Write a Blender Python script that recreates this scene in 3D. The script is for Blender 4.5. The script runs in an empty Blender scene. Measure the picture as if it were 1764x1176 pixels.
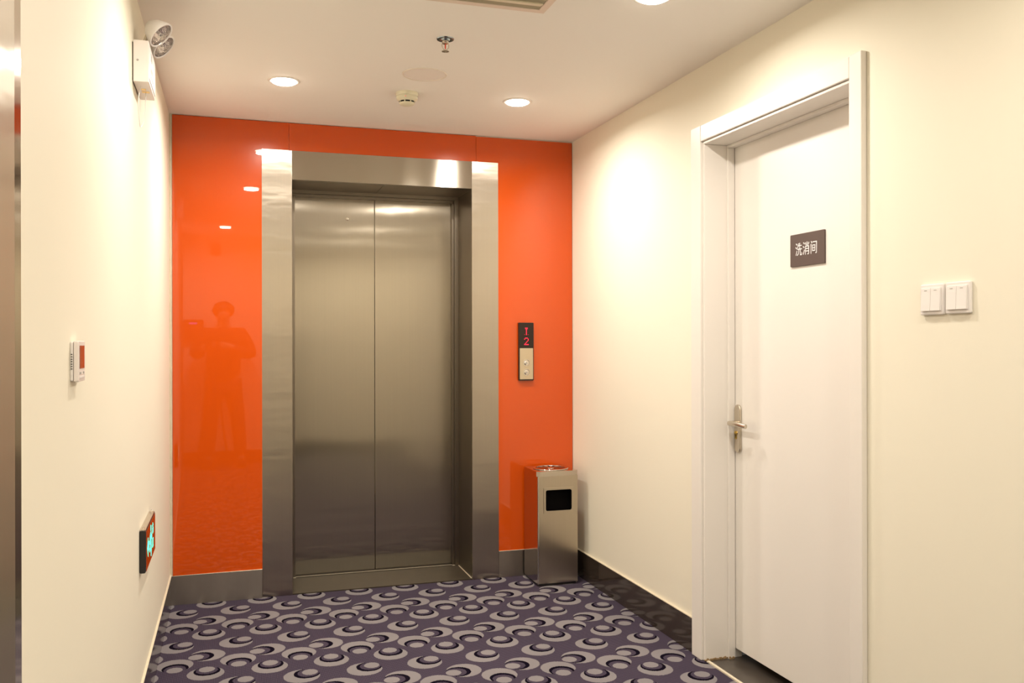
import bpy, bmesh, math, random
from mathutils import Vector, Matrix, Euler
random.seed(7)
S = bpy.context.scene
COL = S.collection
PI = math.pi

# ------------------------------------------------------------------ camera, world, exposure
W, H, BB = 2.1031, 2.3913, 0.1417          # room width, ceiling height, skirting height
REAR = -5.2
cd = bpy.data.cameras.new('camera'); cam = bpy.data.objects.new('camera', cd); COL.objects.link(cam)
cd.sensor_fit = 'HORIZONTAL'; cd.sensor_width = 36.0; cd.lens = 1535.4194 * 36.0 / 1764.0
cd.clip_start = 0.02; cd.clip_end = 60
cam.location = (0.2944, -4.6531, 1.28)
yaw, pitch, roll = map(math.radians, (17.3877, 0.0094, 0.1108))
cam.rotation_mode = 'QUATERNION'
cam.rotation_quaternion = (Matrix.Rotation(-yaw, 4, 'Z') @ Matrix.Rotation(PI/2 + pitch, 4, 'X') @ Matrix.Rotation(-roll, 4, 'Z')).to_quaternion()
S.camera = cam
wd = bpy.data.worlds.new('world'); S.world = wd; wd.use_nodes = True
wd.node_tree.nodes['Background'].inputs[0].default_value = (1, .9, .8, 1)
wd.node_tree.nodes['Background'].inputs[1].default_value = 0.05
S.view_settings.view_transform = 'Standard'; S.view_settings.look = 'None'
S.view_settings.exposure = 0.0; S.view_settings.gamma = 1.0
S.view_settings.use_curve_mapping = False
LAMP_POWER = [14.5, 14.5, 11.0, 10.5, 6.0, 15.5, 13.0]
LAMP_COLOR = (1.0, 0.93, 0.83)
LAMPS = [(0.504, -0.745), (1.554, -0.72), (0.504, -2.05), (1.589, -2.05), (1.589, -3.40), (0.40, -4.35), (1.589, -4.55)]  # last lamp is an unseen addition that brightens the rear wall

# ------------------------------------------------------------------ material helpers
def mat(name, col=(.8, .8, .8), rough=.5, metal=0., spec=.5, emit=None, estr=1., bump=None, aniso=None, tangent=None, coat=0., var=None):
    m = bpy.data.materials.new(name); m.use_nodes = True
    nt = m.node_tree; N = nt.nodes; L = nt.links; b = N['Principled BSDF']
    b.inputs['Base Color'].default_value = (*col, 1); b.inputs['Roughness'].default_value = rough
    b.inputs['Metallic'].default_value = metal; b.inputs['Specular IOR Level'].default_value = spec
    b.inputs['Coat Weight'].default_value = coat; b.inputs['Coat Roughness'].default_value = .03
    if emit: b.inputs['Emission Color'].default_value = (*emit, 1); b.inputs['Emission Strength'].default_value = estr
    tc = N.new('ShaderNodeTexCoord')
    if var:                                  # (scale xyz, amount): slight tone variation of the base colour
        mp = N.new('ShaderNodeMapping'); mp.inputs['Scale'].default_value = var[0]
        L.new(tc.outputs['Object'], mp.inputs[0])
        n = N.new('ShaderNodeTexNoise'); n.inputs['Scale'].default_value = 1; n.inputs['Detail'].default_value = 4
        L.new(mp.outputs[0], n.inputs['Vector'])
        mx = N.new('ShaderNodeMix'); mx.data_type = 'RGBA'
        mx.inputs[6].default_value = (*[c*(1-var[1]) for c in col], 1); mx.inputs[7].default_value = (*[min(1, c*(1+var[1])) for c in col], 1)
        L.new(n.outputs[0], mx.inputs[0]); L.new(mx.outputs[2], b.inputs['Base Color'])
    if bump:                                 # list of (scale xyz, strength, distance)
        prev = None
        for sc, st, di in bump:
            mp = N.new('ShaderNodeMapping'); mp.inputs['Scale'].default_value = sc
            L.new(tc.outputs['Object'], mp.inputs[0])
            n = N.new('ShaderNodeTexNoise'); n.inputs['Scale'].default_value = 1; n.inputs['Detail'].default_value = 3
            L.new(mp.outputs[0], n.inputs['Vector'])
            bp = N.new('ShaderNodeBump'); bp.inputs['Strength'].default_value = st; bp.inputs['Distance'].default_value = di
            L.new(n.outputs[0], bp.inputs['Height'])
            if prev: L.new(prev.outputs[0], bp.inputs['Normal'])
            prev = bp
        L.new(prev.outputs[0], b.inputs['Normal'])
    if aniso:
        b.inputs['Anisotropic'].default_value = aniso
        vt = N.new('ShaderNodeVectorTransform'); vt.vector_type = 'VECTOR'; vt.convert_from = 'OBJECT'; vt.convert_to = 'WORLD'
        vt.inputs[0].default_value = tangent; L.new(vt.outputs[0], b.inputs['Tangent'])
    return m

STEEL = (.42, .375, .315)
wallp = mat('cream wall paint', (.87, .82, .685), .62, spec=.25, bump=[((260, 260, 260), .08, .0006), ((3, 3, 3), .05, .01)], var=((1.3, 1.3, 1.3), .012))
ceilp = mat('ceiling paint', (.93, .90, .85), .7, spec=.2, bump=[((120, 120, 120), .05, .0005)], var=((1, 1, 1), .012))
orange = mat('orange back painted glass', (.60, .074, .002), .22, spec=.12, coat=1.0, var=((1.5, 1.5, 1.5), .02))
orange.node_tree.nodes['Principled BSDF'].inputs['Coat Roughness'].default_value = .012
orange.node_tree.nodes['Principled BSDF'].inputs['Coat IOR'].default_value = 1.52
caulk = mat('cream caulk', (.70, .62, .47), .8, bump=[((90, 90, 60), .8, .004)])
st_v = mat('brushed steel vertical grain', (.50, .445, .37), .23, 1, bump=[((2.2, 2.2, 7), .22, .012), ((500, 500, 4), .05, .0004)], aniso=.92, tangent=(1, 0, 0), var=((300, 300, 1.5), .04))
st_h = mat('brushed steel horizontal grain', STEEL, .22, 1, bump=[((2, 2, 2), .06, .01), ((4, 4, 500), .05, .0004)], aniso=1.0, tangent=(0, 0, 1), var=((1.5, 1.5, 300), .04))
st_door = mat('brushed steel lift door', (.46, .41, .335), .125, 1, bump=[((2.2, 2.2, 1.4), .16, .012), ((500, 500, 4), .05, .0004)], aniso=1.0, tangent=(1, 0, 0), var=((300, 300, 1.5), .04))
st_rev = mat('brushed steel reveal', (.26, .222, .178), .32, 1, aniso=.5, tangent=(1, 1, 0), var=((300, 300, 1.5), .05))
st_skirt = mat('brushed steel skirting', (.33, .295, .265), .34, 1, bump=[((4, 4, 4), .1, .006)], aniso=.7, tangent=(0, 0, 1), var=((14, 14, 4), .12))
st_bin = mat('brushed steel bin', (.60, .53, .42), .28, 1, bump=[((5, 5, 4), .12, .006)], aniso=.8, tangent=(1, 0, 0), var=((250, 250, 2), .05))
st_pol = mat('polished steel', (.72, .68, .62), .10, 1)
st_side = mat('mirror steel bin side', (.58, .52, .45), .13, 1, bump=[((4, 4, 3), .08, .004)])
satin = mat('satin nickel', (.62, .56, .47), .27, 1)
brass = mat('brass', (.65, .45, .12), .3, 1)
stone = mat('dark polished skirting stone', (.045, .033, .025), .12, spec=.5, coat=.2, var=((30, 30, 30), .3))
sillm = mat('dark bronze sill', (.040, .030, .019), .42, .0, var=((18, 18, 18), .25), bump=[((60, 60, 60), .2, .001)])
thresh = mat('grey brown threshold stone', (.065, .052, .042), .28, var=((22, 22, 22), .25), spec=.5)
doorw = mat('white door lacquer', (.85, .805, .75), .32, spec=.4, bump=[((40, 40, 3), .03, .001)])
grime = mat('brown grime and glue', (.33, .22, .11), .9, var=((200, 200, 200), .5), bump=[((150, 150, 150), 1, .003)])
plast = mat('white plastic', (.83, .79, .76), .35)
plast_p = mat('pinkish white enamel', (.84, .77, .73), .35)
cream_pl = mat('ivory plastic', (.80, .76, .58), .3)
grey_pl = mat('grey print', (.38, .36, .33), .5)
black_pl = mat('black plastic', (.018, .015, .014), .3)
brown_pl = mat('dark brown plastic', (.03, .018, .012), .35, spec=.3)
glassblk = mat('glossy dark glass', (.02, .008, .006), .06, spec=1.0, coat=.5)
dark = mat('dark void', (.008, .007, .006), .7)
void = mat('bin interior', (.004, .003, .003), .8, spec=.1)
signm = mat('taupe sign plate', (.115, .082, .072), .42, spec=.3)
signt = mat('white sign lettering', (.85, .82, .82), .5)
redled = mat('red led', (.6, .01, .03), .4, emit=(1., .012, .06), estr=1.0)
green = mat('green sign light', (.05, .5, .35), .4, emit=(.10, 1., .66), estr=1.35)
magenta = mat('magenta display', (.4, .05, .4), .4, emit=(.9, .15, .9), estr=2.0)
lensm = mat('lit lamp lens', (1, 1, 1), .4, emit=(1., .9, .74), estr=26)
ringm = mat('white lamp ring', (.86, .83, .78), .35)
chromeb = mat('blue tinted chrome', (.30, .36, .40), .12, 1)
redbulb = mat('red sprinkler bulb', (.75, .06, .02), .15, spec=.6)
refl = mat('silvered reflector', (.80, .74, .72), .08, 1, bump=[((70, 70, 70), 1, .006)])
lensg = bpy.data.materials.new('clear lens'); lensg.use_nodes = True
_b = lensg.node_tree.nodes['Principled BSDF']; _b.inputs['Transmission Weight'].default_value = 1; _b.inputs['Roughness'].default_value = .04; _b.inputs['IOR'].default_value = 1.15
alu = mat('khaki anodised slats', (.74, .68, .52), .5)
pinkfr = mat('pinkish diffuser frame', (.80, .68, .58), .5)
speakm = mat('perforated speaker grille', (.72, .64, .58), .55)
def second_lobe(m, rough, fac):          # rolled steel: a fine and a coarse grain together
    nt = m.node_tree; N = nt.nodes; L = nt.links; b = N['Principled BSDF']
    c = N.new('ShaderNodeBsdfPrincipled'); mx = N.new('ShaderNodeMixShader'); mx.inputs[0].default_value = fac
    for k in ('Metallic', 'Anisotropic'): c.inputs[k].default_value = b.inputs[k].default_value
    c.inputs['Roughness'].default_value = rough
    for k in ('Base Color', 'Normal', 'Tangent'):
        if b.inputs[k].is_linked: L.new(b.inputs[k].links[0].from_socket, c.inputs[k])
    out = N['Material Output']; L.new(b.outputs[0], mx.inputs[1]); L.new(c.outputs[0], mx.inputs[2]); L.new(mx.outputs[0], out.inputs[0])
second_lobe(st_door, .36, .50); second_lobe(st_v, .40, .45)
def perforate(m):
    nt = m.node_tree; N = nt.nodes; L = nt.links
    tc = N.new('ShaderNodeTexCoord'); v = N.new('ShaderNodeTexVoronoi'); v.inputs['Scale'].default_value = 260; v.inputs['Randomness'].default_value = 0.05
    L.new(tc.outputs['Object'], v.inputs['Vector'])
    r = N.new('ShaderNodeMapRange'); r.inputs[1].default_value = .28; r.inputs[2].default_value = .4; r.inputs[3].default_value = .0; r.inputs[4].default_value = 1
    L.new(v.outputs['Distance'], r.inputs[0])
    mx = N.new('ShaderNodeMix'); mx.data_type = 'RGBA'; mx.inputs[6].default_value = (.66, .59, .52, 1); mx.inputs[7].default_value = (.90, .83, .77, 1)
    L.new(r.outputs[0], mx.inputs[0]); L.new(mx.outputs[2], N['Principled BSDF'].inputs['Base Color'])
perforate(speakm)

# ------------------------------------------------------------------ carpet: a woven repeat of four crescent motifs
def carpet_material():
    m = bpy.data.materials.new('patterned carpet'); m.use_nodes = True
    nt = m.node_tree; N = nt.nodes; L = nt.links; b = N['Principled BSDF']
    b.inputs['Roughness'].default_value = .95; b.inputs['Specular IOR Level'].default_value = .02
    geo = N.new('ShaderNodeNewGeometry'); sp = N.new('ShaderNodeSeparateXYZ')
    L.new(geo.outputs['Position'], sp.inputs[0])
    def M(op, a, c=None, d=None):
        n = N.new('ShaderNodeMath'); n.operation = op
        for i, v in enumerate((a, c, d)):
            if v is None: continue
            if isinstance(v, (int, float)): n.inputs[i].default_value = v
            else: L.new(v, n.inputs[i])
        return n.outputs[0]
    # yarn steps: jagged outlines
    q = 0.0022
    X = M('MULTIPLY', M('ROUND', M('DIVIDE', sp.outputs[0], q)), q)
    Y = M('MULTIPLY', M('ROUND', M('DIVIDE', sp.outputs[1], q*1.4)), q*1.4)
    PX, PY = 0.2395, 0.4815
    def disc(cx, cy, r):
        dx = M('SUBTRACT', M('WRAP', M('SUBTRACT', X, cx), PX/2, -PX/2), 0.0)
        dy = M('WRAP', M('SUBTRACT', Y, cy), PY/2, -PY/2)
        d2 = M('ADD', M('MULTIPLY', dx, dx), M('MULTIPLY', dy, dy))
        return M('LESS_THAN', d2, r*r)
    light = None; darkm = None
    mot = [((.0985, -.635), (-.033, -.033), (-.0124, -.0128), (-.007, -.007)),
           ((.149, -.812), (.0443, .013), (.0199, .0049), (.0115, .003)),
           ((.075, -.940), (-.0019, .0542), (.001, .0204), (.0, .0115)),
           ((.195, -.966), (-.0032, -.0452), (.0009, -.0188), (.0004, -.0109))]
    for (cx, cy), o, k, g in mot:
        I = disc(cx, cy, .030); O = disc(cx+o[0], cy+o[1], .069)
        K = disc(cx+k[0], cy+k[1], .050); G = disc(cx+g[0], cy+g[1], .0405)
        lt = M('MAXIMUM', I, M('MULTIPLY', O, M('SUBTRACT', 1, K)))
        dk = M('MULTIPLY', M('MULTIPLY', M('MULTIPLY', K, O), M('SUBTRACT', 1, G)), M('SUBTRACT', 1, I))
        light = lt if light is None else M('MAXIMUM', light, lt)
        darkm = dk if darkm is None else M('MAXIMUM', darkm, dk)
    darkm = M('MULTIPLY', darkm, M('SUBTRACT', 1, light))
    # ribs in the ground
    rib = M('ADD', M('MULTIPLY', M('SINE', M('MULTIPLY', sp.outputs[0], 2*PI/.0056)), .5), .5)
    rib2 = M('ADD', M('MULTIPLY', M('SINE', M('MULTIPLY', sp.outputs[1], 2*PI/.0085)), .5), .5)
    nz = N.new('ShaderNodeTexNoise'); nz.inputs['Scale'].default_value = 600; nz.inputs['Detail'].default_value = 2
    L.new(geo.outputs['Position'], nz.inputs['Vector'])
    ribf = M('ADD', M('MULTIPLY', M('MULTIPLY', rib, rib2), .75), M('MULTIPLY', nz.outputs[0], .25))
    def mix(f, a, c):
        n = N.new('ShaderNodeMix'); n.data_type = 'RGBA'
        L.new(f, n.inputs[0])
        for i, v in ((6, a), (7, c)):
            if isinstance(v, tuple): n.inputs[i].default_value = (*v, 1)
            else: L.new(v, n.inputs[i])
        return n.outputs[2]
    ground = mix(ribf, (.026, .018, .034), (.135, .112, .150))
    lt = mix(nz.outputs[0], (.18, .165, .175), (.27, .25, .255))
    c = mix(darkm, ground, (.006, .004, .010)); c = mix(light, c, lt)
    big = N.new('ShaderNodeTexNoise'); big.inputs['Scale'].default_value = 3; big.inputs['Detail'].default_value = 3
    L.new(geo.outputs['Position'], big.inputs['Vector'])
    wear = M('ADD', M('MULTIPLY', big.outputs[0], .25), .87)
    mm = N.new('ShaderNodeMix'); mm.data_type = 'RGBA'; mm.blend_type = 'MULTIPLY'; mm.inputs[0].default_value = 1
    cb = N.new('ShaderNodeCombineColor')
    for i in range(3): L.new(wear, cb.inputs[i])
    L.new(c, mm.inputs[6]); L.new(cb.outputs[0], mm.inputs[7]); L.new(mm.outputs[2], b.inputs['Base Color'])
    bp = N.new('ShaderNodeBump'); bp.inputs['Strength'].default_value = .4; bp.inputs['Distance'].default_value = .001
    L.new(ribf, bp.inputs['Height']); L.new(bp.outputs[0], b.inputs['Normal'])
    return m
carpet = carpet_material()

# ------------------------------------------------------------------ object helpers
def empty(name, loc=(0, 0, 0), rz=0., label=None, cat=None, group=None, kind=None):
    o = bpy.data.objects.new(name, None); COL.objects.link(o); o.empty_display_size = .05
    o.location = loc; o.rotation_euler = (0, 0, rz); return tag(o, label, cat, group, kind)
def tag(o, label=None, cat=None, group=None, kind=None):
    if label: o['label'] = label
    if cat: o['category'] = cat
    if group: o['group'] = group
    if kind: o['kind'] = kind
    return o
def obj(name, bm, m, parent=None, off=(0, 0, 0), bevel=0., smooth=False, seg=2):
    """off: the world/root position the vertex coordinates were written in minus this gives local ones"""
    if any(off): bmesh.ops.translate(bm, verts=bm.verts, vec=-Vector(off))
    bmesh.ops.recalc_face_normals(bm, faces=bm.faces)
    me = bpy.data.meshes.new(name); bm.to_mesh(me); bm.free()
    me.materials.append(m)
    o = bpy.data.objects.new(name, me); COL.objects.link(o)
    if parent: o.parent = parent
    else: o.location = off
    if smooth:
        for p in me.polygons: p.use_smooth = True
        me.set_sharp_from_angle(angle=math.radians(40))
    if bevel:
        md = o.modifiers.new('bevel', 'BEVEL'); md.width = bevel; md.segments = seg; md.limit_method = 'ANGLE'; md.angle_limit = math.radians(40)
        md.harden_normals = False
    return o
def B(*boxes, bm=None):
    bm = bm or bmesh.new()
    for x0, x1, y0, y1, z0, z1 in boxes:
        v = [bm.verts.new(p) for p in ((x0, y0, z0), (x1, y0, z0), (x1, y1, z0), (x0, y1, z0), (x0, y0, z1), (x1, y0, z1), (x1, y1, z1), (x0, y1, z1))]
        for f in ((0, 3, 2, 1), (4, 5, 6, 7), (0, 1, 5, 4), (1, 2, 6, 5), (2, 3, 7, 6), (3, 0, 4, 7)): bm.faces.new([v[i] for i in f])
    return bm
def frame_of(axis):
    a = Vector(axis).normalized(); t = Vector((0, 0, 1)) if abs(a.z) < .9 else Vector((1, 0, 0))
    u = t.cross(a).normalized(); v = a.cross(u); return a, u, v
def lathe(prof, c=(0, 0, 0), axis=(0, 0, 1), n=40, bm=None):
    """prof: (radius, height along axis)"""
    bm = bm or bmesh.new(); a, u, v = frame_of(axis); c = Vector(c); rings = []
    for r, h in prof:
        if r < 1e-6: rings.append([bm.verts.new(c + a*h)])
        else: rings.append([bm.verts.new(c + a*h + u*(r*math.cos(2*PI*i/n)) + v*(r*math.sin(2*PI*i/n))) for i in range(n)])
    for A, C in zip(rings, rings[1:]):
        for i in range(n):
            j = (i+1) % n
            q = [A[i % len(A)], A[j % len(A)], C[j % len(C)], C[i % len(C)]]
            q = list(dict.fromkeys(q))
            if len(q) > 2: bm.faces.new(q)
    return bm
def cyl(p, q, r, n=20, bm=None):
    p, q = Vector(p), Vector(q); return lathe([(0, 0), (r, 0), (r, (q-p).length), (0, (q-p).length)], p, q-p, n, bm)
def tube(pts, r, n=10, bm=None, flat=1.0):
    bm = bm or bmesh.new(); pts = [Vector(p) for p in pts]; rings = []
    rr = r if isinstance(r, (list, tuple)) else [r]*len(pts)
    up = None
    for i, p in enumerate(pts):
        t = (pts[min(i+1, len(pts)-1)] - pts[max(i-1, 0)]).normalized()
        if up is None: up = Vector((0, 0, 1)) if abs(t.z) < .9 else Vector((1, 0, 0))
        u = up.cross(t).normalized(); v = t.cross(u); up = v
        rings.append([bm.verts.new(p + u*rr[i]*math.cos(2*PI*k/n) + v*rr[i]*flat*math.sin(2*PI*k/n)) for k in range(n)])
    for A, C in zip(rings, rings[1:]):
        for k in range(n): bm.faces.new([A[k], A[(k+1) % n], C[(k+1) % n], C[k]])
    bm.faces.new(rings[0][::-1]); bm.faces.new(rings[-1]); return bm
def smoothpath(pts, n=8):
    P = [Vector(p) for p in pts]; out = []
    for i in range(len(P)-1):
        a, b, c, d = P[max(i-1, 0)], P[i], P[i+1], P[min(i+2, len(P)-1)]
        for k in range(n):
            t = k/n; out.append(.5*((2*b)+(c-a)*t+(2*a-5*b+4*c-d)*t*t+(3*b-a-3*c+d)*t**3))
    return out + [P[-1]]
def rrect(x0, x1, z0, z1, r, n=6):
    out = []
    for cx, cz, a0 in ((x1-r, z1-r, 0), (x0+r, z1-r, 90), (x0+r, z0+r, 180), (x1-r, z0+r, 270)):
        for k in range(n+1):
            a = math.radians(a0 + 90*k/n); out.append((cx+r*math.cos(a), cz+r*math.sin(a)))
    return out
def prism(pts, place, d0, d1, bm=None):
    """pts in 2D; place(u, v, d) -> 3D"""
    bm = bm or bmesh.new()
    A = [bm.verts.new(place(u, v, d0)) for u, v in pts]; C = [bm.verts.new(place(u, v, d1)) for u, v in pts]
    bm.faces.new(A); bm.faces.new(C[::-1]); n = len(pts)
    for i in range(n): bm.faces.new([A[i], C[i], C[(i+1) % n], A[(i+1) % n]])
    return bm
def ringplate(outer, inner, place, d0, d1, bm=None):
    """plate with a hole; outer and inner have the same count, matched by index"""
    bm = bm or bmesh.new(); n = len(outer)
    R = [[bm.verts.new(place(u, v, d)) for u, v in L] for L in (outer, inner) for d in (d0, d1)]
    O0, O1, I0, I1 = R
    for i in range(n):
        j = (i+1) % n
        bm.faces.new([O0[i], O0[j], I0[j], I0[i]]); bm.faces.new([O1[i], I1[i], I1[j], O1[j]])
        bm.faces.new([O0[i], O1[i], O1[j], O0[j]]); bm.faces.new([I0[i], I0[j], I1[j], I1[i]])
    return bm
PXZ = lambda u, v, d: (u, d, v)       # plate facing -Y
PYZ = lambda u, v, d: (d, u, v)       # plate facing +-X
def structure(name, bm, m, **k):
    o = obj(name, bm, m, **k); o['kind'] = 'structure'; return o
def copy_tree(o, parent=None):
    c = o.copy(); COL.objects.link(c); c.parent = parent
    for ch in list(o.children): copy_tree(ch, c)
    return c
def textmesh(body, size, m, name, parent, mtx, depth=.0008, spacing=1.0):
    cu = bpy.data.curves.new(name, 'FONT'); cu.body = body; cu.size = size; cu.align_x = 'CENTER'; cu.align_y = 'CENTER'
    cu.extrude = depth/2; cu.space_character = spacing
    t = bpy.data.objects.new(name, cu); COL.objects.link(t)
    me = bpy.data.meshes.new_from_object(t.evaluated_get(bpy.context.evaluated_depsgraph_get()))
    bpy.data.objects.remove(t); me.transform(mtx); me.materials.clear(); me.materials.append(m); me.name = name
    o = bpy.data.objects.new(name, me); COL.objects.link(o); o.parent = parent; return o

# ------------------------------------------------------------------ room shell
EC, EO, EI, EZI, EZO = 1.0518, .6182, .4705, 2.1019, 2.2493      # lift: centre x, outer / inner half width, opening / frame height
E2 = -3.8862                                                     # second lift centre y on the left wall
T = .30
structure('floor', B((-.5, W, REAR-.1, .45, -.1, 0)), carpet)
structure('ceiling', B((-.5, W+.4, REAR-.1, .45, H, H+.12)), ceilp)
wb = empty('wall_back', kind='structure')
h = EI + .004
obj('wall_panel', B((-.1, EC-h, 0, T, 0, H), (EC+h, W+.12, 0, T, 0, H), (EC-h, EC+h, 0, T, EZI+.006, H)), wallp, wb)
# orange glass cladding in three pieces; the left one stands off at its left edge
bm = B((.014, .5670, -.0115, -.0015, BB, H-.003))
for v in bm.verts: v.co.y -= max(0, (.5670-v.co.x)) * .020
obj('glass_panel', bm, orange, wb, bevel=.0008)
obj('glass_panel', B((.5682, 1.5462, -.0115, -.0015, EZO-.10, H-.003)), orange, wb, bevel=.0008)
obj('glass_panel', B((1.5474, W-.003, -.0115, -.0015, BB, H-.006)), orange, wb, bevel=.0008)
bm = bmesh.new()                                                  # uneven caulk bead in the left corner
pts = [(.007, -.010, BB + (H-BB)*i/60) for i in range(61)]
tube(pts, [.009 + .0025*random.random() for _ in pts], 8, bm)
obj('caulk_bead', bm, caulk, wb)

wl = structure('wall_left', B((-T, 0, E2+h, 0, 0, H), (-T, 0, REAR, E2-h, 0, H), (-T, 0, E2-h, E2+h, EZI+.006, H)), wallp)
DY0, DY1, DZ = -2.372, -1.470, 2.079
wr = structure('wall_right', B((W, W+.16, DY1, .0, 0, H), (W, W+.16, REAR, DY0, 0, H), (W, W+.16, DY0, DY1, DZ, H)), wallp)
structure('wall_rear', B((0, W, REAR-.1, REAR, 0, H)), wallp)

# skirting: polished stone on the side walls, steel on the back wall
def skirt(name, boxes, m, ledge):
    r = empty(name, kind='structure'); obj('skirting_board', B(*boxes), m, r, bevel=.0006); obj('caulk_line', B(*ledge), caulk, r); return r
skirt('baseboard_left', [(0, .008, E2+EO+.001, -.012, 0, BB)], stone, [(0, .008, E2+EO+.001, -.012, BB, BB+.004)])
skirt('baseboard_right', [(W-.009, W, -1.395, -.012, 0, BB)], stone, [(W-.010, W, -1.395, -.012, BB, BB+.0035)])
skirt('baseboard_right_near', [(W-.009, W, REAR, -2.432, 0, BB)], stone, [(W-.010, W, REAR, -2.432, BB, BB+.0035)])
skirt('baseboard_back_left', [(.001, EC-EO-.0008, -.0215, 0, 0, BB)], st_skirt, [(.012, EC-EO-.001, -.0225, -.012, BB, BB+.002)])
skirt('baseboard_back_right', [(EC+EO+.0008, W-.0095, -.014, 0, 0, BB)], st_skirt, [(EC+EO+.001, W-.0095, -.015, -.0118, BB, BB+.002)])
skirt('baseboard_rear', [(.001, W-.01, REAR, REAR+.009, 0, BB)], stone, [(.001, W-.01, REAR, REAR+.010, BB, BB+.0035)])

# ------------------------------------------------------------------ lift entrance
def lift(loc, rz, label, detail=True, edge=0.):
    r = empty('elevator', loc, rz, label, 'elevator')
    for s in (-1, 1):
        xo, xi = s*EO, s*EI
        xe = xo - s*edge
        bm = B((min(xe, xi), max(xe, xi), -.015-(.002 if edge else 0), -.0005, 0.001, EZO+.001))
        j = obj('door_jamb', bm, st_v, r, bevel=.0012)
        if edge: obj('polished_edge', B((min(xo, xe), max(xo, xe), -.014, -.0005, 0.001, EZO+.001)), st_pol, j, bevel=.0012)
        # reveal lining with two steps down to the door track
        a, b_ = s*EI, s*(EI+.003)
        bm = B((min(a, b_), max(a, b_), 0, .285, .006, EZI))
        a, b_ = s*(EI-.022), s*(EI+.003)
        B((min(a, b_), max(a, b_), .285, .300, .006, EZI-.014), bm=bm)
        a, b_ = s*(EI-.034), s*(EI+.003)
        B((min(a, b_), max(a, b_), .305, .333, .006, EZI-.026), bm=bm)
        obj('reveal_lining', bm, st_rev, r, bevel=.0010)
    obj('door_header', B((-EI+.0006, EI-.0006, -.015, -.0005, EZI, EZO)), st_h, r, bevel=.0010)
    bm = B((-EI, -.0008, 0, .285, EZI, EZI+.003), (.0008, EI, 0, .285, EZI, EZI+.003),
           (-EI, EI, .285, .300, EZI-.018, EZI+.003), (-EI+.02, EI-.02, .305, .333, EZI-.032, EZI))
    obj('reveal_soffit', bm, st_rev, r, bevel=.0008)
    for s in (-1, 1):
        a, b_ = s*.0012, s*(EI+.0)
        d = obj('door_panel', B((min(a, b_), max(a, b_), .335, .362, .010, EZI-.010)), st_door, r, bevel=.0018)
        if s < 0:
            obj('release_keyhole', lathe([(0, 0), (.0045, 0), (.0045, .003), (.008, .0035), (.0095, .001), (.0095, -.001)], (-.1512, .3345, 1.9613), (0, -1, 0), 28), st_pol, d, smooth=True)
    bm = B((-EI, EI, -.012, .2995, .0005, .0055), (-EI+.036, EI-.036, .301, .40, .0005, .0085))
    sl = obj('door_sill', bm, sillm, r)
    bm = B((-EI, -EI+.036, .2965, .3005, .0055, .0075), (EI-.036, EI, .2965, .3005, .0055, .0075), (-EI+.036, EI-.036, .3005, .3030, .0085, .0095),
           (EI-.005, EI-.001, .0, .296, .0055, .0085))
    obj('sill_edge', bm, caulk, sl)
    bm = bmesh.new()                                                # frayed caulk crumbs between sill and carpet
    if detail:
        x = -EI+.01
        while x < EI-.02:
            w = random.uniform(.004, .03); z = random.choice((.0003, .0015, .003, .004))
            B((x, x+w, -.0165-random.uniform(0, .003), -.012, 0, z), bm=bm); x += w + random.uniform(0, .045)
    obj('car_wall', B((-EI, EI, .42, .43, .0, EZI)), dark, r)
    return r
lift((EC, 0, 0), 0, 'brushed steel elevator with closed two-panel doors, set in the orange glass wall')
lift((0, E2, 0), PI/2, 'second steel elevator frame at the left edge of the photo, in the cream left wall', False, .052)

# ------------------------------------------------------------------ white door
XL = W + .124
d1 = empty('door_1', (W, (DY0+DY1)/2, 0), kind='structure'); O = tuple(d1.location)
ct = .020
obj('door_casing', B((W-ct, W, -1.470, -1.392, .001, 2.1455)), doorw, d1, O, bevel=.003)
obj('door_casing', B((W-ct, W, -2.429, -2.3725, .001, 2.1475)), doorw, d1, O, bevel=.003)
obj('door_casing', B((W-ct+.0005, W, -2.372, -1.4705, 2.0795, 2.1450)), doorw, d1, O, bevel=.003)
jb = B((W-.010, W+.16, -1.483, -1.4705, .001, 2.068), (W-.010, W+.16, -2.3715, -2.3595, .001, 2.068), (W-.010, W+.16, -2.3715, -1.4705, 2.068, 2.0785))
obj('door_lining', jb, doorw, d1, O, bevel=.0025)
obj('door_stop', B((W+.092, XL-.002, -1.494, -1.483, .001, 2.057), (W+.092, XL-.002, -2.3595, -2.3485, .001, 2.057), (W+.092, XL-.002, -2.3595, -1.483, 2.057, 2.068)), doorw, d1, O, bevel=.002)
leaf = obj('door_leaf', B((XL, XL+.036, -2.357, -1.4855, .043, 2.0655)), doorw, d1, O, bevel=.0015)
hy = -1.5205
def stad(u0, u1, v0, v1, n=12):
    r = (u1-u0)/2; c = (u0+u1)/2
    return [(c+r*math.cos(PI*k/n), v1-r+r*math.sin(PI*k/n)) for k in range(n+1)] + [(c-r*math.cos(PI*k/n), v0+r-r*math.sin(PI*k/n)) for k in range(n+1)]
obj('handle_plate', prism(stad(hy-.021, hy+.021, .834, 1.027), PYZ, XL-.010, XL, ), satin, leaf, O, bevel=.003, seg=3, smooth=True)
bm = cyl((XL-.008, hy, .953), (XL-.046, hy, .953), .0095, 20)
lv = smoothpath([(XL-.038, hy+.006, .9535), (XL-.048, hy-.004, .9535), (XL-.051, hy-.03, .9545), (XL-.050, hy-.075, .953), (XL-.044, hy-.118, .950)], 6)
tube(lv, [.0075 + .0012*math.sin(PI*i/len(lv)) for i in range(len(lv))], 14, bm, flat=1.15)
obj('lever_handle', bm, satin, leaf, O, smooth=True)
bm = prism([(hy+.008+.009*math.cos(a*PI/8), .912+.009*math.sin(a*PI/8)) for a in range(16)], PYZ, XL-.0125, XL-.008)
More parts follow.
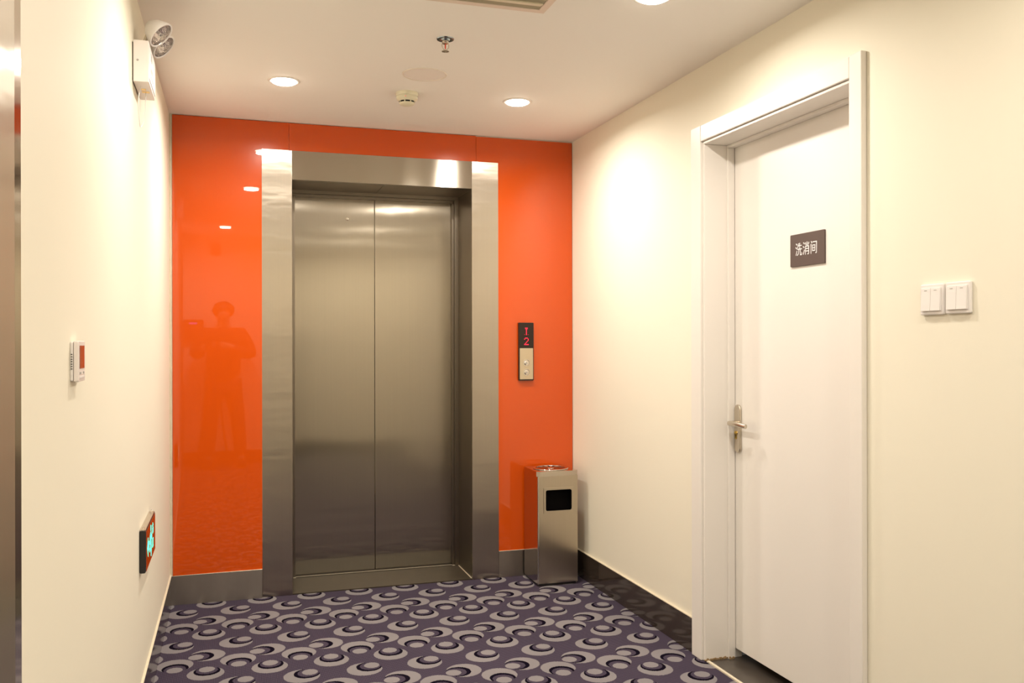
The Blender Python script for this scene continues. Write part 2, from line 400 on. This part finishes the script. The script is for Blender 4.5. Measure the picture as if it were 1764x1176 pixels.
B((XL-.0125, XL-.008, hy+.003, hy+.013, .889, .907), bm=bm)
obj('lock_cylinder', bm, brass, leaf, O)
obj('keyway', B((XL-.0135, XL-.012, hy+.0065, hy+.0095, .894, .911)), dark, leaf, O)
tr = structure('trim_1', B((W+.0005, W+.30, DY0+.001, DY1-.001, -.02, .004)), thresh)
obj('caulk_line', B((W-.006, W+.006, DY0+.001, DY1-.013, .0, .0055)), caulk, tr)
bm = bmesh.new()
for k in range(26):                                                 # ragged glue at the foot of the lining
    t = k/26; x = W-.012+t*.13; B((x, x+.006, -1.4845-random.uniform(.001, .006) - (.011 if x > W+.09 else 0), -1.480, .004, random.uniform(.006, .013)), bm=bm)
obj('glue_residue', bm, grime, tr)
structure('wall_closet', B((W+.30, W+.31, DY0-.1, DY1+.1, 0, 2.2)), dark)

# sign on the door
sg = empty('door_sign', (XL, -1.972, 1.604), 0, 'square taupe plate with white Chinese characters on the white door', 'sign'); O = tuple(sg.location)
obj('sign_plate', prism(rrect(-2.070, -1.874, 1.5465, 1.6620, .004, 4), PYZ, XL-.006, XL-.0003), signm, sg, O, bevel=.0008)
textmesh('洗消间', .0455, signt, 'sign_lettering', sg, Matrix.Translation((-.0066, .003, -.001)) @ Matrix.Rotation(-PI/2, 4, 'Z') @ Matrix.Rotation(PI/2, 4, 'X') @ Matrix.Diagonal((.90, 1.08, 1, 1)), .0012, 1.10)

# ------------------------------------------------------------------ light switches
def switch(yc, zc, name, label, tilt=0):
    r = empty(name, (W, yc, zc), 0, label, 'light switch', 'double light switches on the right wall'); x = -.0100
    bm = prism(rrect(-.0415, .0415, -.0415, .0415, .004, 4), PYZ, x, -.0003)
    obj('wall_plate', bm, plast, r, bevel=.0028, seg=3)
    for s in (-1, 1):
        bm = prism([(x-.0035, .031), (x+.002, .031), (x+.002, -.031), (x-.0065, -.031)], lambda u, v, d: (u, d, v), s*.0172-.0168, s*.0172+.0168)
        k = obj('rocker', bm, plast, r, bevel=.0008)
        obj('indicator_mark', B((x-.0046, x-.0036, s*.0172-.0045, s*.0172+.0045, .0235, .0250)), grey_pl, k)
    return r
switch(-2.697, 1.3915, 'light_switch', 'white double light switch on right wall, the one nearer the white door')
switch(-2.787, 1.3925, 'light_switch', 'white double light switch at far right, farther from the white door')

# ------------------------------------------------------------------ hall call panel
cp = empty('call_panel', (1.8235, -.012, 1.225), 0, 'slim black and steel elevator call panel showing red 2 beside elevator', 'call panel'); O = tuple(cp.location)
y0, y1 = -.032, -.012
obj('housing', prism(rrect(1.7810, 1.8660, 1.0676, 1.3838, .004, 4), PXZ, y0, y1), brown_pl, cp, O, bevel=.0015)
obj('face_plate', prism(rrect(1.7855, 1.8615, 1.0745, 1.2440, .002, 3), PXZ, y0-.0016, y0+.001), mat('champagne steel', (.62, .53, .38), .38, .85), cp, O, bevel=.0004)
obj('display_window', prism(rrect(1.7835, 1.8635, 1.2470, 1.3815, .003, 3), PXZ, y0-.0012, y0+.001), mat('smoked display', (.022, .013, .008), .3, spec=.3), cp, O)
def dots(rows, cx, cz, p=.0052, r=.0023):
    bm = bmesh.new()
    for j, row in enumerate(rows):
        for i, c in enumerate(row):
            if c != '.':
                x = cx+(i-2)*p; z = cz-(j-(len(rows)-1)/2)*p*1.12; rr = r if c == '#' else r*.45
                B((x-rr, x+rr, y0-.0018, y0-.0010, z-rr*1.12, z+rr*1.12), bm=bm)
    return bm
obj('floor_digit', dots(['.###.', '#...#', '....#', '...#.', '..#..', '.#...', '#####'][:7], 1.8235, 1.2815), redled, cp, O)
obj('direction_arrow', dots(['.###.', '.o#o.', '..#..', '..#..', '..#..', '..#..', 'o.#.o'], 1.8235, 1.336), redled, cp, O)
for zc in (1.1640, 1.1125):
    bt = obj('call_button', lathe([(0, .004), (.0125, .004), (.0135, .0035), (.0150, .001), (.0165, .001), (.0175, .0035), (.0190, .0035), (.0195, 0)], (1.8235, y0-.001, zc), (0, -1, 0), 32), st_pol, cp, O, smooth=True)
    s = 1 if zc > 1.14 else -1
    bm = prism([(1.8235-.006, zc-.004*s), (1.8235+.006, zc-.004*s), (1.8235, zc+.006*s)], PXZ, y0-.0056, y0-.0048)
    obj('arrow_mark', bm, grey_pl, bt, O)

# ------------------------------------------------------------------ ash bin
bx0, bx1, by0, by1 = 1.8105, 2.0335, -.2550, -.0300
bn = empty('ash_bin', ((bx0+bx1)/2, (by0+by1)/2, 0), 0, 'square brushed steel litter bin with ashtray top in the corner on the carpet', 'litter bin'); O = tuple(bn.location)
fx0, fx1, fz0, fz1 = 1.8550, 1.9990, .3930, .5020
inner = rrect(fx0, fx1, fz0, fz1, .010, 6)
def boxpts(x0, x1, z0, z1, n=6):
    c = []
    for (cx, cz) in ((x1, z1), (x0, z1), (x0, z0), (x1, z0)): c += [(cx, cz)]*(n+1)
    out = []
    cs = [(x1, z1), (x0, z1), (x0, z0), (x1, z0)]
    for q in range(4):
        px, pz = cs[q-1]; cx, cz = cs[q]; nx, nz = cs[(q+1) % 4]
        for k in range(n+1):
            t = (k-n/2)/n*.3
            if t < 0: out.append((cx+(px-cx)*-t, cz+(pz-cz)*-t))
            else: out.append((cx+(nx-cx)*t, cz+(nz-cz)*t))
    return out
bm = ringplate(boxpts(bx0, bx1, .014, .574), inner, PXZ, by0, by0+.002)
obj('front_panel', bm, st_bin, bn, O)
obj('side_panel', B((bx0, bx0+.002, by0+.002, by1, .014, .574)), st_side, bn, O)
obj('side_panel', B((bx1-.002, bx1, by0+.002, by1, .014, .574)), st_side, bn, O)
obj('rear_panel', B((bx0+.002, bx1-.002, by1-.002, by1, .014, .574)), st_bin, bn, O)
obj('corner_post', cyl((bx0+.0035, by0+.0030, .014), (bx0+.0035, by0+.0030, .574), .0042, 14), st_pol, bn, O, smooth=True)
obj('opening_frame', ringplate(rrect(fx0-.012, fx1+.010, fz0-.013, fz1+.012, .002, 6), inner, PXZ, by0-.003, by0-.0001), st_bin, bn, O, bevel=.0006)
obj('inner_liner', B((bx0+.006, bx1-.006, by0+.060, by0+.062, .10, .55), (bx0+.004, bx0+.006, by0+.004, by0+.06, .10, .55), (bx1-.006, bx1-.004, by0+.004, by0+.06, .10, .55), (bx0+.006, bx1-.006, by0+.004, by0+.06, .10, .102), (bx0+.006, bx1-.006, by0+.004, by0+.06, .548, .55)), void, bn, O)
obj('plinth', B((bx0+.008, bx1-.008, by0+.008, by1-.008, .0, .014)), black_pl, bn, O)
cx, cy = (bx0+bx1)/2, (by0+by1)/2
bm = bmesh.new(); n = 48; sq = []
for i in range(n):
    a = 2*PI*(i+.5)/n; c, s = math.cos(a), math.sin(a); k = .1145/max(abs(c), abs(s)); sq.append((cx+c*k, cy+s*k))
circ = [(cx+.083*math.cos(2*PI*(i+.5)/n), cy+.083*math.sin(2*PI*(i+.5)/n)) for i in range(n)]
tp = ringplate(sq, circ, lambda u, v, d: (u, v, d), .574, .600)
top = obj('lid', tp, st_side, bn, O)
bm = ringplate([(cx+.095*math.cos(2*PI*i/48), cy+.095*math.sin(2*PI*i/48)) for i in range(48)], [(cx+.080*math.cos(2*PI*i/48), cy+.080*math.sin(2*PI*i/48)) for i in range(48)], lambda u, v, d: (u, v, d), .600, .6045)
obj('ashtray_rim', bm, st_pol, bn, O, bevel=.0015, smooth=True)
bm = lathe([(.080, .600), (.060, .588), (.030, .585), (.012, .590), (0, .591)], (cx, cy, 0), (0, 0, 1), 48)
tray = obj('ashtray', bm, dark, bn, O, smooth=True)
bm = bmesh.new()
for i in range(16):
    a = 2*PI*i/16; c, s = math.cos(a), math.sin(a)
    pts = [(.018, -.002), (.079, -.0075), (.079, .0075), (.018, .002)]
    prism([(cx+u*c-v*s, cy+u*s+v*c) for u, v in pts], lambda u, v, d: (u, v, d), .5985, .6015, bm)
lathe([(0, .6035), (.018, .6025), (.020, .598), (0, .598)], (cx, cy, 0), (0, 0, 1), 24, bm)
obj('slotted_grille', bm, st_pol, tray, O)

# ------------------------------------------------------------------ exit sign
ex = empty('exit_sign', (0, -1.32, .592), 0, 'low black exit sign with lit green running man on the left wall', 'exit sign'); O = tuple(ex.location)
ey0, ey1, ez0, ez1 = -1.502, -1.142, .522, .6615
bm = prism(rrect(0.0004, .0200, ez0, ez1, .005, 5), PXZ, ey0, ey1)
obj('housing', bm, black_pl, ex, O, bevel=.0008)
obj('top_strip', B((.001, .0190, ey0+.008, ey1-.004, ez1-.0005, ez1+.0012)), satin, ex, O)
obj('sign_face', prism(rrect(ey0+.004, ey1-.004, ez0+.004, ez1-.004, .003, 4), PYZ, .0200, .0215), glassblk, ex, O)
for yy in (ey0+.022, ey1-.022):
    obj('hanging_eye', tube([(.010+.0045*math.cos(a*PI/8), yy, ez1+.004+.0045*math.sin(a*PI/8)) for a in range(17)], .0012, 8), st_pol, ex, O, smooth=True)
F = lambda u, v, d: (d, u, v)
bm = bmesh.new(); c0 = -1.3340; zb = .592
def poly(pts, bm): prism([(c0+u, zb+v) for u, v in pts], F, .0214, .0222, bm)
# arrow pointing towards the near end
poly([(-.125, 0), (-.095, .032), (-.095, .014), (-.058, .014), (-.058, -.014), (-.095, -.014), (-.095, -.032)], bm)
obj('arrow', bm, green, ex, O)
bm = bmesh.new()
poly([(.012+.011*math.cos(a*PI/6), .043+.011*math.sin(a*PI/6)) for a in range(12)], bm)               # head
poly([(-.006, .028), (.022, .030), (.026, .002), (.004, -.004)], bm)                                   # trunk
poly([(-.004, .029), (-.030, .016), (-.034, -.004), (-.026, -.006), (-.022, .010), (.000, .018)], bm)  # near arm
poly([(.020, .029), (.040, .010), (.052, .014), (.052, .006), (.038, .0), (.018, .016)], bm)           # far arm
poly([(.006, .0), (-.014, -.020), (-.040, -.020), (-.040, -.030), (-.010, -.030), (.016, -.006)], bm)  # lifted leg
poly([(.014, -.002), (.026, -.002), (.034, -.030), (.020, -.056), (.011, -.052), (.022, -.030)], bm)   # trailing leg
obj('running_figure', bm, green, ex, O)
bm = bmesh.new()
for (u, v, w, hh) in ((.072, .036, .030, .005), (.072, .026, .030, .005), (.084, .016, .005, .032), (.072, .016, .005, .012), (.098, .016, .005, .012), (.072, .011, .030, .005),
                      (.072, -.012, .030, .005), (.072, -.038, .030, .005), (.072, -.038, .005, .030), (.097, -.038, .005, .030)):
    poly([(u, v), (u+w, v), (u+w, v+hh), (u, v+hh)], bm)
obj('sign_strokes', bm, green, ex, O)

# ------------------------------------------------------------------ thermostat
th = empty('thermostat', (0, -2.755, 1.244), 0, 'small white wall thermostat with reddish display on the left wall', 'thermostat'); O = tuple(th.location)
obj('back_box', prism(rrect(-2.793, -2.716, 1.2065, 1.2815, .003, 4), PYZ, .0003, .0055), plast, th, O, bevel=.001)
obj('front_case', prism(rrect(-2.794, -2.715, 1.2050, 1.2830, .004, 4), PYZ, .0062, .0150), plast_p, th, O, bevel=.0018, seg=3)
obj('display', B((.0150, .0156, -2.782, -2.727, 1.2300, 1.2740)), glassblk, th, O)
bm = bmesh.new()
for i in range(7): B((.0018, .0042, -2.7942, -2.7925, 1.2290+i*.0046, 1.2308+i*.0046), bm=bm)
obj('vent_slots', bm, dark, th, O)
for yy in (-2.776, -2.758, -2.736): obj('key', B((.0150, .0160, yy-.004, yy+.004, 1.2195, 1.2235)), grey_pl if yy != -2.758 else plast, th, O)
obj('key_bar', B((.0150, .0162, -2.781, -2.729, 1.2110, 1.2150)), plast, th, O, bevel=.0003)

# ------------------------------------------------------------------ emergency light
em = empty('emergency_light', (0, -1.57, 2.15), 0, 'white twin-head emergency light box high on the left wall', 'emergency light'); O = tuple(em.location)
obj('battery_box', B((.003, .0480, -1.690, -1.468, 2.083, 2.212)), plast_p, em, O, bevel=.0025, seg=3)
obj('mounting_plate', B((.0003, .003, -1.684, -1.474, 2.089, 2.206)), dark, em, O)
obj('screw', lathe([(0, .0015), (.003, .001), (.0035, 0)], (.016, -1.690, 2.150), (0, -1, 0), 14), grey_pl, em, O, smooth=True)
obj('front_cover', B((.0480, .0500, -1.684, -1.474, 2.095, 2.200)), plast, em, O, bevel=.0008)
bm = B((.0500, .0504, -1.640, -1.600, 2.165, 2.188), (.0500, .0504, -1.640, -1.585, 2.130, 2.142), (.0500, .0504, -1.640, -1.560, 2.112, 2.117))
obj('front_label', bm, grey_pl, em, O)
bm = B((.018, .032, -1.610, -1.592, 2.0824, 2.0832), (.018, .040, -1.580, -1.560, 2.0824, 2.0832))
obj('bottom_label', bm, brass, em, O)
for yc, zc, k in ((-1.655, 2.2440, 0), (-1.535, 2.2440, 1)):
    nrm = Vector((.70, -.20, -.68)).normalized(); c = Vector((.080, yc, zc))
    K = .86
    SC = lambda L: [(r_*K, h_*K) for r_, h_ in L]
    hd = obj('lamp_head', lathe(SC([(0, -.062), (.018, -.058), (.036, -.040), (.048, -.014), (.0520, .0), (.0515, .004), (.0470, .004), (.0455, -.002)]), c, nrm, 40), plast, em, O, smooth=True)
    obj('reflector', lathe(SC([(.0460, .0015), (.036, -.016), (.020, -.028), (.009, -.032), (0, -.032)]), c, nrm, 40), refl, hd, O, smooth=True)
    obj('bulb', lathe(SC([(0, -.006), (.005, -.009), (.006, -.02), (.006, -.032)]), c, nrm, 16), mat('bulb glass', (.9, .85, .8), .05, spec=.8), hd, O, smooth=True)
    obj('glass_lens', lathe(SC([(0, .006), (.03, .0045), (.0470, .001)]), c, nrm, 40), lensg, hd, O, smooth=True)
    p = c - nrm*.040
    obj('swivel_bracket', cyl((.030, yc, 2.210), p, .006, 12), satin, em, O, smooth=True)
wr_ = smoothpath([(.020, -1.636, 2.086), (.014, -1.637, 2.050), (.013, -1.630, 2.015), (.014, -1.606, 1.972), (.016, -1.590, 1.966), (.022, -1.572, 1.985), (.026, -1.560, 2.020), (.028, -1.560, 2.060), (.028, -1.562, 2.086)], 6)
obj('cable_loop', tube(wr_, .0016, 8), plast, em, O, smooth=True)

# ------------------------------------------------------------------ ceiling fittings
def downlight(i, x, y, label):
    r = empty('downlight', (x, y, H), 0, label, 'ceiling light', 'recessed ceiling downlights')
    if i == 0:
        obj('trim_ring', lathe([(.053, .0), (.054, -.003), (.060, -.0045), (.066, -.0025), (.067, 0)], (0, 0, 0), (0, 0, 1), 48), ringm, r, smooth=True)
        obj('lamp_lens', lathe([(.0535, -.001), (.050, -.0075), (.042, -.0115), (.03, -.0138), (0, -.0148)], (0, 0, 0), (0, 0, 1), 48), lensm, r, smooth=True)
        downlight.proto = r
    else:
        for ch in downlight.proto.children:
            if ch.type != 'MESH': continue
            c = ch.copy(); COL.objects.link(c); c.parent = r
    ld = bpy.data.lights.new('lamp_light', 'AREA'); ld.shape = 'DISK'; ld.size = .10; ld.energy = LAMP_POWER[i]; ld.color = LAMP_COLOR; ld.spread = math.radians(168)
    lo = bpy.data.objects.new('lamp_light', ld); COL.objects.link(lo); lo.location = (0, 0, -.016); lo.parent = r
LL = ['lit round downlight in the ceiling, left one in front of the elevator', 'lit round downlight in the ceiling above the call panel, right of the smoke detector',
      'lit downlight reflected in the orange glass, second row on the left', 'lit downlight cut off by the top edge of the photo, above the right wall',
      'lit downlight behind the photo view, third row near the right wall', 'lit downlight right above the photographer', 'added unseen downlight brightening the rear wall, near the right wall']
for i, (x, y) in enumerate(LAMPS): downlight(i, x, y, LL[i])

sm = empty('smoke_detector', (1.039, -.712, H), 0, 'ivory round smoke detector on the ceiling between two downlights', 'smoke detector')
obj('base', lathe([(0, 0), (.050, 0), (.0505, -.004), (.049, -.016), (.0485, -.0165)], n=48), cream_pl, sm, smooth=True)
obj('body', lathe([(.047, -.0165), (.0475, -.028), (.042, -.034), (.0365, -.038), (.0360, -.0385)], n=48), cream_pl, sm, smooth=True)
obj('sensor_gap', lathe([(.032, -.036), (.0325, -.047), (0, -.047)], n=48), dark, sm)
bm = bmesh.new()
for k in range(8):
    a = 2*PI*k/8 + .3; c, s = math.cos(a), math.sin(a)
    prism([(c*u-s*v, s*u+c*v) for u, v in ((.030, -.0022), (.0355, -.0022), (.0355, .0022), (.030, .0022))], lambda u, v, d: (u, v, d), -.0475, -.037, bm)
obj('cap_rib', bm, cream_pl, sm)
obj('cap', lathe([(.0350, -.0450), (.0345, -.0475), (.029, -.0530), (.020, -.0560), (0, -.0565)], n=48), cream_pl, sm, smooth=True)
obj('indicator_light', lathe([(0, .001), (.0018, .0006), (.002, 0)], (-.015, -.0445, -.026), (-.3, -1, 0), 10), redled, sm)

spk = empty('sprinkler', (1.041, -1.457, H), 0, 'chrome fire sprinkler with red bulb hanging from the ceiling', 'fire sprinkler')
obj('escutcheon', lathe([(.0, -.006), (.014, -.0065), (.018, -.002), (.026, -.0045), (.031, -.003), (.0325, 0)], n=40), chromeb, spk, smooth=True)
obj('threaded_body', lathe([(.0, -.006), (.012, -.007), (.012, -.012), (.010, -.014), (.010, -.018), (.006, -.020), (0, -.020)], n=24), satin, spk, smooth=True)
bm = bmesh.new()
for s in (-1, 1): tube(smoothpath([(s*.010, 0, -.014), (s*.0125, 0, -.022), (s*.0115, 0, -.032), (s*.006, 0, -.039), (0, 0, -.041)], 5), .0016, 8, bm)
obj('frame_arms', bm, satin, spk, smooth=True)
obj('glass_bulb', lathe([(0, -.019), (.0022, -.021), (.0026, -.027), (.0022, -.036), (0, -.038)], n=16), redbulb, spk, smooth=True)
bm = lathe([(0, -.041), (.004, -.042), (.006, -.0455), (0, -.0455)], n=16)
for k in range(12):
    a = 2*PI*k/12; c, s = math.cos(a), math.sin(a)
    prism([(c*u-s*v, s*u+c*v) for u, v in ((.003, -.0011), (.0135, -.0028), (.0135, .0028), (.003, .0011))], lambda u, v, d: (u, v, d), -.0462, -.0452, bm)
obj('deflector', bm, satin, spk)

sp_ = empty('ceiling_speaker', (1.057, -1.010, H), 0, 'flush round ceiling speaker grille between smoke detector and sprinkler', 'speaker')
obj('rim', lathe([(.086, -.001), (.087, -.0035), (.091, -.0035), (.093, 0)], n=64), mat('speaker rim', (.83, .76, .66), .5), sp_, smooth=True)
obj('grille', lathe([(0, -.0022), (.05, -.002), (.0865, -.0012)], n=64), speakm, sp_, smooth=True)

gx0, gx1, gy1, gy0 = .72, 1.2990, -1.8105, -2.0300
ac = empty('air_vent', ((gx0+gx1)/2, (gy0+gy1)/2, H), 0, 'slotted ceiling air vent cut off by the top edge of the photo', 'air vent'); O = tuple(ac.location)
bm = B((gx0, gx1, gy1-.026, gy1, H-.004, H-.0002), (gx0, gx1, gy0, gy0+.026, H-.004, H-.0002), (gx0, gx0+.026, gy0+.026, gy1-.026, H-.004, H-.0002), (gx1-.026, gx1, gy0+.026, gy1-.026, H-.004, H-.0002))
obj('frame', bm, pinkfr, ac, O, bevel=.0015)
obj('backing', B((gx0+.026, gx1-.026, gy0+.026, gy1-.026, H-.0012, H-.0002)), mat('vent backing', (.36, .32, .22), .6), ac, O)
y = gy1-.0275
while y > gy0+.06:                                                  # broad blades with a khaki slot in front of each
    bm = prism([(y-.028, H-.0030), (y-.054, H-.0075), (y-.057, H-.0065), (y-.056, H-.0012), (y-.028, H-.0012)], lambda u, v, d: (d, u, v), gx0+.026, gx1-.031)
    obj('slat', bm, alu, ac, O, bevel=.0006); y -= .0565

# ------------------------------------------------------------------ things on the rear wall, seen mirrored in the orange glass
fp = empty('alarm_panel', (.115, REAR, 1.40), 0, 'grey alarm panel with magenta display, mirrored in the orange glass', 'control panel'); O = tuple(fp.location)
obj('cabinet', B((.020, .210, REAR, REAR+.05, 1.285, 1.515)), mat('rust red enamel', (.30, .06, .03), .4), fp, O, bevel=.004)
obj('display', B((.070, .145, REAR+.05, REAR+.052, 1.465, 1.485)), magenta, fp, O)
obj('status_light', lathe([(0, .003), (.003, .002), (.004, 0)], (.078, REAR+.05, 1.435), (0, 1, 0), 12), magenta, fp, O)
sb = empty('wall_sounder', (.33, REAR, 2.24), 0, 'small square wall sounder mirrored in the orange glass, above the photographer', 'alarm sounder'); O = tuple(sb.location)
obj('body', B((.285, .375, REAR, REAR+.03, 2.19, 2.30)), mat('sounder red', (.35, .05, .03), .4), sb, O, bevel=.004)
obj('strip', B((.305, .355, REAR+.03, REAR+.032, 2.265, 2.272)), signt, sb, O)

# ------------------------------------------------------------------ photographer behind the camera (mirrored in the orange glass)
def skin(name, chain, edges, m, parent=None, sub=1, root=0):
    me = bpy.data.meshes.new(name); me.from_pydata([c[0] for c in chain], edges, []); me.materials.append(m)
    o = bpy.data.objects.new(name, me); COL.objects.link(o)
    if parent: o.parent = parent
    md = o.modifiers.new('skin', 'SKIN'); md.use_smooth_shade = True
    for i, c in enumerate(chain):
        sv = me.skin_vertices[0].data[i]; r = c[1]; sv.radius = r if isinstance(r, tuple) else (r, r); sv.use_root = (i == root)
    s = o.modifiers.new('sub', 'SUBSURF'); s.levels = sub; s.render_levels = sub
    return o
px, py = .40, -4.98
skinm = mat('skin', (.55, .33, .22), .5); coatm = mat('dark padded jacket', (.035, .028, .03), .8, bump=[((20, 20, 30), .4, .01)]); trous = mat('dark trousers', (.03, .03, .045), .85); hairm = mat('black hair', (.01, .008, .007), .5, bump=[((90, 90, 12), .6, .004)]); shoem = mat('black shoes', (.02, .02, .02), .4)
Z0 = 0
V = lambda x, y, z: (x, y, z)
body = [(V(0, 0, .92), (.13, .10)), (V(0, .01, 1.12), (.12, .09)), (V(0, .02, 1.33), (.15, .10)), (V(0, .03, 1.44), (.06, .06)), (V(0, .055, 1.50), (.065, .075)), (V(0, .065, 1.58), (.078, .092)), (V(0, .06, 1.65), (.05, .06)),
        (V(-.16, .02, 1.37), .06), (V(-.27, .07, 1.16), .045), (V(-.165, .20, 1.24), .033), (V(-.130, .235, 1.25), .028),
        (V(.16, .02, 1.37), .06), (V(.27, .07, 1.16), .045), (V(.04, .20, 1.24), .033), (V(.0, .235, 1.25), .028),
        (V(-.09, 0, .84), .085), (V(-.13, .01, .48), .055), (V(-.15, 0, .09), .04), (V(-.155, .08, .035), .032),
        (V(.09, 0, .84), .085), (V(.14, .02, .48), .055), (V(.17, 0, .09), .04), (V(.175, .08, .035), .032)]
E_ = [(0, 1), (1, 2), (2, 3), (3, 4), (4, 5), (5, 6), (2, 7), (7, 8), (8, 9), (9, 10), (2, 11), (11, 12), (12, 13), (13, 14), (0, 15), (15, 16), (16, 17), (17, 18), (0, 19), (19, 20), (20, 21), (21, 22)]
def hand(side, wx, wy, wz):
    base = len(body); par = 10 if side < 0 else 14
    for k in range(4):                                              # four curled fingers round the camera body
        z = wz + .028 - .018*k; l = (.034, .038, .036, .029)[k]
        a = (wx + side*-.012, wy+.030, z); b_ = (wx + side*-.020, wy+.030+l, z-.002); c = (wx + side*-.046, wy+.034+l, z-.004)
        i = len(body); body.extend([(a, .0095), (b_, .0085), (c, .0075)]); E_.extend([(par, i), (i, i+1), (i+1, i+2)])
    i = len(body); body.extend([((wx-side*.022, wy+.012, wz+.020), .0105), ((wx-side*.042, wy+.014, wz+.030), .009)]); E_.extend([(par, i), (i, i+1)])
hand(-1, -.130, .235, 1.25); hand(1, .0, .235, 1.25)
ph = skin('person', body, E_, skinm); ph.location = (px, py, 0)
tag(ph, 'photographer in dark jacket holding a camera, mirrored in the orange glass', 'person')
jk = [(V(0, 0, .84), (.19, .14)), (V(0, .01, 1.05), (.18, .14)), (V(0, .02, 1.30), (.19, .14)), (V(0, .03, 1.42), (.085, .085)), (V(-.18, .02, 1.36), .085), (V(-.285, .07, 1.14), .075), (V(-.185, .185, 1.225), .052), (V(.18, .02, 1.36), .085), (V(.285, .07, 1.14), .075), (V(.065, .185, 1.225), .052)]
skin('jacket', jk, [(0, 1), (1, 2), (2, 3), (2, 4), (4, 5), (5, 6), (2, 7), (7, 8), (8, 9)], coatm, ph)
tr_ = [(V(0, 0, .88), (.15, .12)), (V(-.09, 0, .82), .105), (V(-.13, .01, .48), .078), (V(-.15, 0, .10), .066), (V(.09, 0, .82), .105), (V(.14, .02, .48), .078), (V(.17, 0, .10), .066)]
skin('trousers', tr_, [(0, 1), (1, 2), (2, 3), (0, 4), (4, 5), (5, 6)], trous, ph)
bm = bmesh.new(); bmesh.ops.create_uvsphere(bm, u_segments=24, v_segments=16, radius=1)
for v in bm.verts:
    c = v.co; v.co = Vector((c.x*.108, .045 + c.y*.108 - (.02 if c.z < 0 else 0), 1.605 + c.z*(.092 if c.z > 0 else .09)))
    if c.y > 0 and v.co.z < 1.62 and v.co.y > .075: v.co.y = .075
    v.co += Vector((random.uniform(-1, 1), random.uniform(-1, 1), random.uniform(-1, 1)))*.003
obj('hair', bm, hairm, ph, smooth=True)
fc = bmesh.new()
lathe([(0, .020), (.006, .012), (.011, -.004)], (0, .152, 1.560), (0, 1, .1), 12, fc)
obj('nose', fc, skinm, ph, smooth=True)
for s in (-1, 1):
    obj('ear', lathe([(0, .012), (.012, .008), (.020, 0)], (s*.082, .055, 1.565), (s, 0, 0), 12), skinm, ph, smooth=True)
    obj('eye', lathe([(0, .004), (.007, .002), (.010, 0)], (s*.030, .150, 1.590), (0, 1, 0), 12), dark, ph, smooth=True)
    x = -.155 if s < 0 else .175
    bm = bmesh.new(); bmesh.ops.create_uvsphere(bm, u_segments=20, v_segments=12, radius=1)
    for v in bm.verts: v.co = Vector((x + v.co.x*.052, .055 + v.co.y*.145, max(0, .045 + v.co.z*.05)))
    obj('shoe', bm, shoem, ph, smooth=True)
obj('mouth', B((-.022, .022, .140, .1475, 1.519, 1.524)), mat('lips', (.45, .17, .14), .5), ph, bevel=.002)
# camera on its tripod
kx, ky, kz = .2944, -4.6531, 1.28
tp_ = empty('tripod', (kx, ky-.09, 0), 0, 'black camera tripod in front of the photographer, mirrored in the orange glass', 'tripod'); O = tuple(tp_.location)
obj('head_plate', B((kx-.03, kx+.03, ky-.125, ky-.055, kz-.065, kz-.052)), black_pl, tp_, O, bevel=.002)
obj('centre_column', cyl((kx, ky-.09, .72), (kx, ky-.09, kz-.065), .014), black_pl, tp_, O, smooth=True)
for a in (90, 215, 325):
    c, s = math.cos(math.radians(a)), math.sin(math.radians(a))
    k = .75 if a == 90 else .42
    obj('leg', tube([(kx+.02*c, ky-.09+.02*s, 1.06), (kx+.33*k*c, ky-.09+.33*k*s, .30), (kx+.46*k*c, ky-.09+.46*k*s, .012)], [.013, .011, .009], 12), black_pl, tp_, O, smooth=True)
cb = empty('photo_camera', (kx, ky-.09, kz-.052), 0, 'black camera on the tripod, mirrored in the orange glass', 'camera'); O = tuple(cb.location)
obj('camera_body', B((kx-.068, kx+.068, ky-.115, ky-.060, kz-.052, kz+.040), (kx-.03, kx+.03, ky-.115, ky-.062, kz+.038, kz+.062)), black_pl, cb, O, bevel=.006)
obj('camera_lens', lathe([(.034, 0), (.034, .038), (.031, .040), (.028, .030), (0, .028)], (kx, ky-.061, kz), (math.sin(yaw), math.cos(yaw), 0), 32), black_pl, cb, O, smooth=True)
